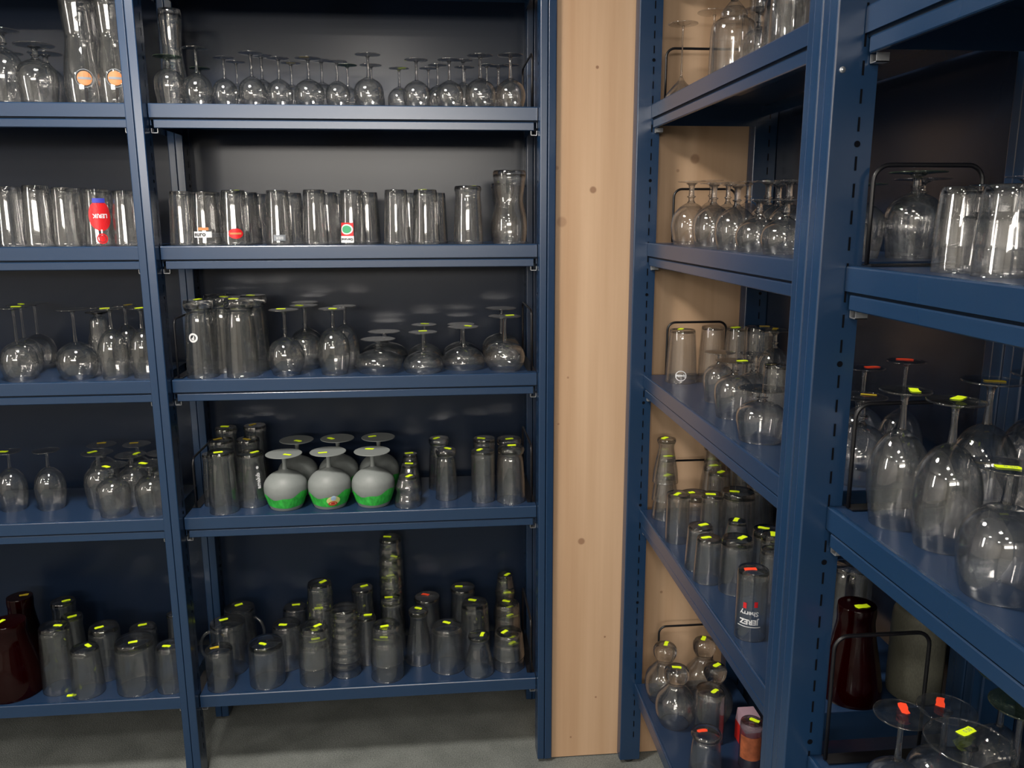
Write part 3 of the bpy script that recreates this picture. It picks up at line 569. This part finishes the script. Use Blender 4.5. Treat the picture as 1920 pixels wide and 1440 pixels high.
def logo(root, it, kind, R, H):
    p = it['P']; ang = math.atan2(-D-p[1], -p[0]); lg = it['logo']
    w = lambda nm, polys, m, z, off=.0006, da=0., rt=PI: tag(wrap(nm, polys, m, root, kind, R, H, z, ang+da, off, rt))
    zv = lambda y: on_Y(it['x'], y, p[1]-R)[2]-it['z'] if it['bay'][0] == 'A' else on_X(it['x'], y, p[0]-R*.5)[2]-it['z']
    if lg == 'disc':
        z = zv(146); w('emblem', [ell(0, 0, .018, .018)], PRINT_O, z); e = w('emblem_ring', [annul(0, 0, .023, .023, .0015), rect(-.016, .016, -.003, .003)], PRINT_GR, z, .0010)
    elif lg == 'brew':
        z = max(zv(418), .080)
        w('emblem', [ell(0, 0, .030, .040)], PRINT_R, z, .0006, .15); w('emblem_cap', [rect(-.016, .016, -.006, .006)], PRINT_B, z+.040, .0012, .15)
        w('emblem_lettering', [text('LERIK', .015, 0, 0, .0004)], PRINT_W, z, .0014, .15); w('emblem_base', [annul(0, 0, .014, .014, .004), ell(0, 0, .008, .009)], PRINT_R, z-.060, .0008, .15)
        w('emblem_bar', [rect(-.002, .002, -.010, .010)], PRINT_W, z-.046, .0006, .15)
    elif lg == 'strip':
        z = zv(440); w('emblem', [rect(-.028, .022, -.008, .008)], PRINT_W, z, .0006, -.2, 0); w('emblem_lettering', [text('euro', .017, -.010, .001, .0005)], PRINT_K, z, .0012, -.2, 0)
        w('emblem_bar', [rect(-.014, .014, -.004, .004)], PRINT_O, z+.015, .0006, -.2)
    elif lg == 'strip2':
        z = zv(441); w('emblem', [rect(-.026, .026, -.0055, .0055)], PRINT_GR, z); w('emblem_lettering', [text('-----', .016)], PRINT_K, z, .0012)
    elif lg == 'oval':
        z = zv(438); w('emblem', [ell(0, 0, .020, .014)], PRINT_R, z); w('emblem_bar', [rect(-.015, .015, -.0025, .0025)], PRINT_O, z, .0012)
    elif lg == 'greyl':
        z = zv(446); w('emblem', [rect(-.016, .016, -.008, .008)], PRINT_GR, z); w('emblem_lettering', [text('BIER', .011)], PRINT_W, z, .0012)
    elif lg == 'rg':
        z = max(zv(436), .042); w('emblem', [rect(-.019, .019, -.018, .018)], PRINT_R, z, .0006, -.45); w('emblem_oval', [ell(0, 0, .018, .014)], PRINT_W, z, .0011, -.45); w('emblem_badge', [ell(0, 0, .014, .0105)], PRINT_G, z, .0016, -.45)
        w('emblem_strip', [rect(-.020, .020, -.009, .009)], PRINT_W, z-.027, .0008, -.45); w('emblem_lettering', [text('Gerumel', .010, 0, 0, .0003), text('OMEN', .007, 0, -.027)], PRINT_K, z-.027, .0013, -.45)
    elif lg == 'ring':
        z = zv(634); w('emblem', [annul(0, 0, .013, .013, .005)], PRINT_W, z, .0006, -.5); w('emblem_lettering', [text('P', .016, 0, 0, .0006)], PRINT_W, z, .0008, -.5)
    elif lg == 'vtext':
        z = zv(905); tag(wrap('emblem_lettering', [text('amalub', .017, 0, 0, .0006), ell(.040, 0, .0045, .004)], PRINT_W, root, kind, R, H, z, ang+.45, .0008, PI/2))
    elif lg == 'wemb':
        z = .022; w('emblem', [annul(0, 0, .015, .014, .0022)], PRINT_W, z); w('emblem_lettering', [text('Spezial', .0095, 0, 0, .0004)], PRINT_W, z, .0008)
    elif lg == 'jerez':
        z = H*.30; w('emblem_lettering', [text('JEREZ', .015, 0, 0, .0006)], PRINT_W, z, .0008, -.1); w('emblem_script', [text('Sherry', .014, 0, 0, .0003)], PRINT_W, z+.018, .0008, -.1)
        w('emblem_line', [rect(-.024, .024, -.0008, .0008)], PRINT_W, z-.011, .0008, -.1); w('emblem_mark', [rect(-.016, -.009, -.006, .006), rect(.006, .013, -.002, .010)], PRINT_R, z+.038, .0008, -.1)
    elif lg == 'floral':
        w('emblem', [rect(-.03, .03, -H*.30, H*.22, 14)], FLORAL, H*.45, .0006)
    elif lg == 'badge':
        pass
def frost_parts():
    if 'fr' in _cache: return _cache['fr']
    prof = [(.74, 0), (.82, .08), (.97, .26), (1, .38), (.94, .49), (.70, .60), (.35, .67), (.13, .71)]
    o = smooth_profile(prof, 4); inner = [(max(r-.04, .004), z) for r, z in o if z < .66]+[(.004, .67)]
    bowl = MB().lathe(inner[::-1]+o, 36).mesh('bowl', FROST)
    st = MB().lathe(smooth_profile([(.13, .70), (.10, .76), (.10, .88), (.16, .955), (.24, .972)]), 18, caps=(True, True)).mesh('stem', FROST)
    ft = MB().lathe([(.2, .97), (.6, .984), (.83, .988), (.84, .993), (.82, 1)], 36, caps=(True, True)).mesh('foot', FROST)
    TUMB['FROSTB'] = (prof, 0, 0)
    bd = [(r+.012, z) for r, z in smooth_profile(prof, 8) if .06 <= z <= .33]
    n = 36; vs = []
    def top(a): return 1+(.22*math.sin(a*2+.4)+.08*math.sin(a*7))
    zlo, zhi = bd[0][1], bd[-1][1]; seg = 60
    for i in range(7):
        for k in range(seg):
            a = 2*PI*k/seg; zz = zlo+.02*math.sin(3*a)*.5+(zhi-zlo)*(i/6)*top(a)*.85
            rr = radius_at('FROSTB', max(zz, 0))+.012; vs.append((rr*math.cos(a), rr*math.sin(a), zz))
    band = MB().add(vs, [(i*seg+k, i*seg+(k+1) % seg, (i+1)*seg+(k+1) % seg, (i+1)*seg+k) for i in range(6) for k in range(seg)], 0, True).mesh('green_band', GREENBAND)
    _cache['fr'] = [('bowl', bowl), ('stem', st), ('foot', ft), ('green_band', band)]
    return _cache['fr']
ORD = ['', 'first', 'second', 'third', 'fourth', 'fifth', 'sixth', 'seventh', 'eighth', 'ninth', 'tenth', 'eleventh', 'twelfth', 'thirteenth', 'fourteenth', 'fifteenth', 'sixteenth', 'seventeenth', 'eighteenth', 'nineteenth', 'twentieth', 'twenty-first', 'twenty-second', 'twenty-third', 'twenty-fourth', 'twenty-fifth', 'twenty-sixth', 'twenty-seventh', 'twenty-eighth']
KN['FROST'] = ('frosted_goblet', 'frosted goblet with green band', 'goblet'); KN['REDV'] = ('vase', 'dark red glass vase', 'vase'); KN['MUG'] = KN['mug']
def add_sticker(it, root, ztop, r, small=False):
    s = it.get('s', 'y' if it['sh'] >= 3 else 0)
    if not s: return
    big = it['bay'] == 'B2'
    me = STK[s][random.randrange(len(STK[s]))]
    o = link('price_sticker', me, root); tag(o, SLAB[s])
    rr = max(0, r-.012)*.5; a = random.uniform(0, 2*PI)
    o.location = (rr*math.cos(a), rr*math.sin(a), ztop+.0007); o.rotation_euler = (0, 0, random.choice([0, .3, -.3, .7, 1.1, -.6])+(random.uniform(-.2, .2)))
    k = min(1, r*1.7/.024); o.scale = (k, k, 1)
    if it.get('t'):
        vs, fs = text(it['t'], .008, .003, 0)
        MB().add([(x, y, .0006) for x, y in vs], fs).build('sticker_print', PRINT_GR, o)
def make(it):
    kind = it['kind']; nm, noun, cat = KN[kind]; R, H = it['R'], it['H']; n = it.get('n', 1)
    p = it['P']; z0 = it['z']; out = []
    dz = 0
    if n > 1: h1 = H/(1+(n-1)*.42); 
    else: h1 = H
    big = it['bay'] == 'B2' or R > .06
    for k in range(n):
        zz = z0+k*h1*.42
        if kind == 'FROST': parts = frost_parts()
        elif kind == 'REDV': parts = tumb_parts('vase', True, REDG)
        elif kind == 'MUG': parts = tumb_parts('straight', big)
        elif kind == 'jar': parts = tumb_parts('jar', True, ICE)
        elif kind in STEM: parts = stem_parts(kind, big)
        else: parts = tumb_parts(kind, big)
        rot = random.uniform(0, 2*PI)
        Rk = R*(1-.0*k)
        if kind in STEM or kind == 'FROST':
            root = link(nm, None, None, (p[0], p[1], zz)); root.rotation_euler = (0, 0, 0)
            for pn, me in parts:
                q = link(pn, me, root); q.scale = (Rk, Rk, h1); q.rotation_euler = (0, 0, rot if kind != 'FROST' else math.atan2(-D-p[1], -p[0])+.5)
                if pn == 'foot' and it.get('g'): q.material_slots[0].link = 'OBJECT'; q.material_slots[0].material = GREENG
                if pn == 'foot' and it.get('dark'): q.material_slots[0].link = 'OBJECT'; q.material_slots[0].material = DARKG; tag(q, 'black foot')
            rt = (.84 if kind == 'FROST' else STEM[kind][2])*Rk
            if kind == 'FROST' and it.get('logo'):
                ang = math.atan2(-D-p[1], -p[0]); 
                wrap('emblem', [ell(0, 0, .020, .014)], PRINT_Y, root, 'FROSTB', R, h1, h1*.19, ang+.15, .0018)
                wrap('emblem_letter', [ell(0, 0, .008, .008)], PRINT_P, root, 'FROSTB', R, h1, h1*.20+.006, ang+.15, .0026)
                wrap('emblem_oval', [annul(0, 0, .013, .007, .003), ell(0, 0, .007, .003)], PRINT_R, root, 'FROSTB', R, h1, h1*.15-.003, ang+.12, .0030)
        else:
            root = link(nm, None, None, (p[0], p[1], zz))
            for pn, me in parts:
                q = link(pn, me, root); q.scale = (Rk, Rk, h1); q.rotation_euler = (0, 0, rot)
            tk = {'REDV': 'vase', 'MUG': 'straight'}.get(kind, kind)
            rt = TUMB[tk][0][-1][0]*Rk
            if kind == 'MUG':
                a = math.radians(it['hd']); pts = []
                for i in range(13):
                    t = -PI/2+PI*i/12; rr = Rk*.97+.034*math.cos(t); zc = h1*.5+h1*.30*math.sin(t); pts.append((rr*math.cos(a), rr*math.sin(a), zc))
                MB().tube(pts, .0055, 8).build('handle', GLASS, root)
            if it.get('logo') and k == 0: logo(root, it, tk, Rk, h1)
        if k == n-1: add_sticker(it, root, h1, rt)
        elif it.get('s', 1): 
            j = dict(it); j['t'] = None
            add_sticker(j, root, h1, rt)
        out.append((root, k))
    return out
SKIP = {'lab'}
built = []
for it in items:
    for root, k in make(it): built.append((it, root, k))
# labels: by look, then by place along the shelf among the same kind
def sortkey(it): return proj((it['P'][0], it['P'][1], it['z']+it['H']))[0]
groups = {}
for it in items: groups.setdefault((it['bay'], it['sh'], it['kind'], it.get('g', 0)), []).append(it)
for key, g in groups.items():
    bay, sh, kind, gg = key; noun = KN[kind][1]
    rows = {}
    for it in g:
        dp = (it['P'][1]-SY0) if bay[0] == 'A' else (it['P'][0]-XB-SY0)
        it['row'] = 'front' if dp < .105 else ('middle' if dp < .185 else 'back')
        rows.setdefault(it['row'], []).append(it)
    for rn, r in rows.items():
        r.sort(key=sortkey)
        for i, it in enumerate(r):
            pre = 'green-footed ' if gg else ''
            if len(r) == 1: o = f'{pre}{noun}, {rn} row, {SHN[sh]}, {BAYN[bay]}'
            else: o = f'{pre}{noun}, {ORD[i+1]} from left, {rn} row, {SHN[sh]}, {BAYN[bay]}'
            it['auto'] = o
for it, root, k in built:
    n = it.get('n', 1); lab = it.get('lab') or it['auto']
    if n > 1: lab = ({0: 'lowest', n-1: 'topmost'}.get(k, 'second lowest' if k == 1 else 'third lowest'))+' stacked '+lab
    tag(root, lab, KN[it['kind']][2], f"upside-down {KN[it['kind']][1]}s, {SHN[it['sh']]} of the {BAYN[it['bay']]}")

# ------------------------------------------------------------------ loose sticker, red box, wire dividers
o = link('price_sticker', STK['y'][1]); P = on_Z(134, 1304, ZS[5]); o.location = (P[0], max(P[1], SY0+.02), ZS[5]+.0006); tag(o, 'loose yellow price sticker lying on the bottom shelf, left bay', 'sticker')
P = on_X(1404, 1335, XB+REC+.235)
hb = P[2]-.274
bx = MB().box(-.022, .022, -.035, .035, 0, hb-.04).build('gift_box', REDBOX, None, (P[0], P[1], .274)); tag(bx, 'red card box with pink paper top behind the floral glass', 'box')
MB().prism([(-.035, 0), (.035, 0), (.024, .04), (-.024, .04)], -.022, .022, 0, 'x').build('paper_top', PINK, bx, (0, 0, hb-.04))
def divider(axis, P0, P1, z, h, label, loc2=None):
    # bent black wire loop standing on the shelf, from P0 to P1 (x, y), height h
    P0 = np.array(P0); P1 = np.array(P1); d = (P1-P0); ln = np.hypot(*d); d = d/ln; r = .022; pts = []
    def pt(s, zz): return (d[0]*s, d[1]*s, zz)
    pts.append(pt(0, .0)); pts.append(pt(0, h*.5))
    for i in range(7): t = PI*(1-i/12); pts.append(pt(r+r*math.cos(t), h-r+r*math.sin(t)))
    for i in range(7): t = PI/2*(1-i/6); pts.append(pt(ln-r+r*math.cos(t), h-r+r*math.sin(t)))
    pts.append(pt(ln, h*.5)); pts.append(pt(ln, 0))
    root = MB().tube(pts, .0032, 8).build('wire_divider', BLACK, None, (P0[0], P0[1], z+.002)); tag(root, label, 'shelf divider', 'black wire shelf dividers')
    nrm = (-d[1], d[0]); b = MB(); w = .012
    vs = [(d[0]*s+nrm[0]*t, d[1]*s+nrm[1]*t, zz) for zz in (-.0008, .0008) for s, t in ((0, -w), (ln, -w), (ln, w), (0, w))]
    b.add(vs, [(3, 2, 1, 0), (4, 5, 6, 7), (0, 1, 5, 4), (1, 2, 6, 5), (2, 3, 7, 6), (3, 0, 4, 7)]).build('base_plate', BLACK, root)
    return root
def bdiv(bay, sh, Y, xl, xr_, ytop, label):
    z = {'B1': {1: 1.970, 2: 1.608, 3: 1.239, 4: .837, 5: .274}, 'B2': CZ}[bay][sh]
    a = on_Y(xl, ytop, Y); b = on_Y(xr_, ytop, Y)
    x0 = max(a[0], XB+REC+.012); x1 = min(b[0], XB+.325)
    divider('x', (x0, Y), (x1, Y), z, a[2]-z, label)
bdiv('B1', 1, YF-.016, 1250, 1420, 92, 'black wire divider on the top shelf against the pine, far right bay')
bdiv('B1', 2, YF-.016, 1264, 1380, 356, 'black wire divider around snifters on second shelf, far right bay')
bdiv('B1', 3, YF-.016, 1252, 1362, 606, 'black wire divider behind beer glasses on third shelf, far right bay')
bdiv('B1', 4, YF-.016, 1235, 1352, 866, 'black wire divider behind waisted glasses on fourth shelf, far right bay')
bdiv('B1', 5, YF-.016, 1236, 1338, 1176, 'black wire divider behind round carafes on bottom shelf, far right bay')
bdiv('B2', 2, YF-Ln-.016, 1640, 1845, 312, 'large black wire divider standing on second shelf, right rack')
bdiv('B2', 3, YF-Ln-.016, 1606, 1795, 760, 'black wire divider behind tulip glasses on third shelf, near right bay')
bdiv('B2', 4, YF-Ln-.016, 1566, 1744, 1196, 'black wire divider in front of the dark red vase, near right bay')
def adiv(sh, X, h, label, y0=SY0+.03, y1=.31): divider('y', (X, y0), (X, y1), ZS[sh], h, label)
adiv(3, XL+UW+.014, .165, 'black wire divider beside collared glasses, third shelf, middle bay', SY0+.02, .30)
adiv(4, XL+UW+.014, .150, 'black wire divider beside the blue upright, fourth shelf, middle bay', .12, .31)
adiv(3, xr-.014, .175, 'black wire divider at the right end of third shelf, middle bay')
adiv(4, xr-.014, .175, 'black wire divider at the right end of fourth shelf, middle bay')
adiv(5, xr-.014, .175, 'black wire divider at the right end of bottom shelf, middle bay')
adiv(1, xr-.014, .14, 'black wire divider at the right end of top shelf, middle bay')

# ------------------------------------------------------------------ lights
def area(name, loc, size, power, col=(1, .94, .86), sy=None, rot=(0, 0, 0), spread=PI):
    l = bpy.data.lights.new(name, 'AREA'); l.energy = power; l.color = col; l.shape = 'RECTANGLE'; l.size = size; l.size_y = sy or size; l.spread = spread
    o = bpy.data.objects.new(name, l); C.objects.link(o); o.location = loc; o.rotation_euler = rot; return o
area('ceiling_lamp', (-.70, -.85, 2.70), .32, 44, sy=.32)
area('ceiling_lamp', (-.35, -2.5, 2.70), .28, 10, sy=.28)
area('ceiling_lamp', (-.35, -3.7, 2.70), .32, 15, sy=.32)
area('ceiling_lamp', (-.35, -5.2, 2.70), .36, 26, sy=.36)
area('ceiling_lamp', (-2.4, -2.5, 2.70), .28, 10, sy=.28)
area('ceiling_lamp', (-2.4, -4.6, 2.70), .36, 24, sy=.36)
area('wall_lamp', (-3.5, -1.9, 1.95), 1.2, 26, sy=.22, rot=(0, -PI/2, 0))
area('upper_steel_fill', (-.9, -7.40, 2.40), 3.4, 120, sy=.45, rot=(PI/2, 0, 0))  # added unseen fill that brightens the upper lips and posts
w = bpy.data.worlds.new('World'); bpy.context.scene.world = w; w.use_nodes = True
w.node_tree.nodes['Background'].inputs[0].default_value = (.5, .55, .6, 1); w.node_tree.nodes['Background'].inputs[1].default_value = .05

sc = bpy.context.scene
sc.view_settings.view_transform = 'Standard'; sc.view_settings.look = 'None'; sc.view_settings.exposure = 0.0
cy = sc.cycles
cy.max_bounces = 20; cy.diffuse_bounces = 3; cy.glossy_bounces = 4; cy.transmission_bounces = 16; cy.transparent_max_bounces = 40
cy.caustics_reflective = False; cy.caustics_refractive = False; cy.sample_clamp_indirect = 8; cy.sample_clamp_direct = 0
cy.use_adaptive_sampling = True; cy.adaptive_threshold = .02
cy.use_denoising = True; cy.blur_glossy = .3
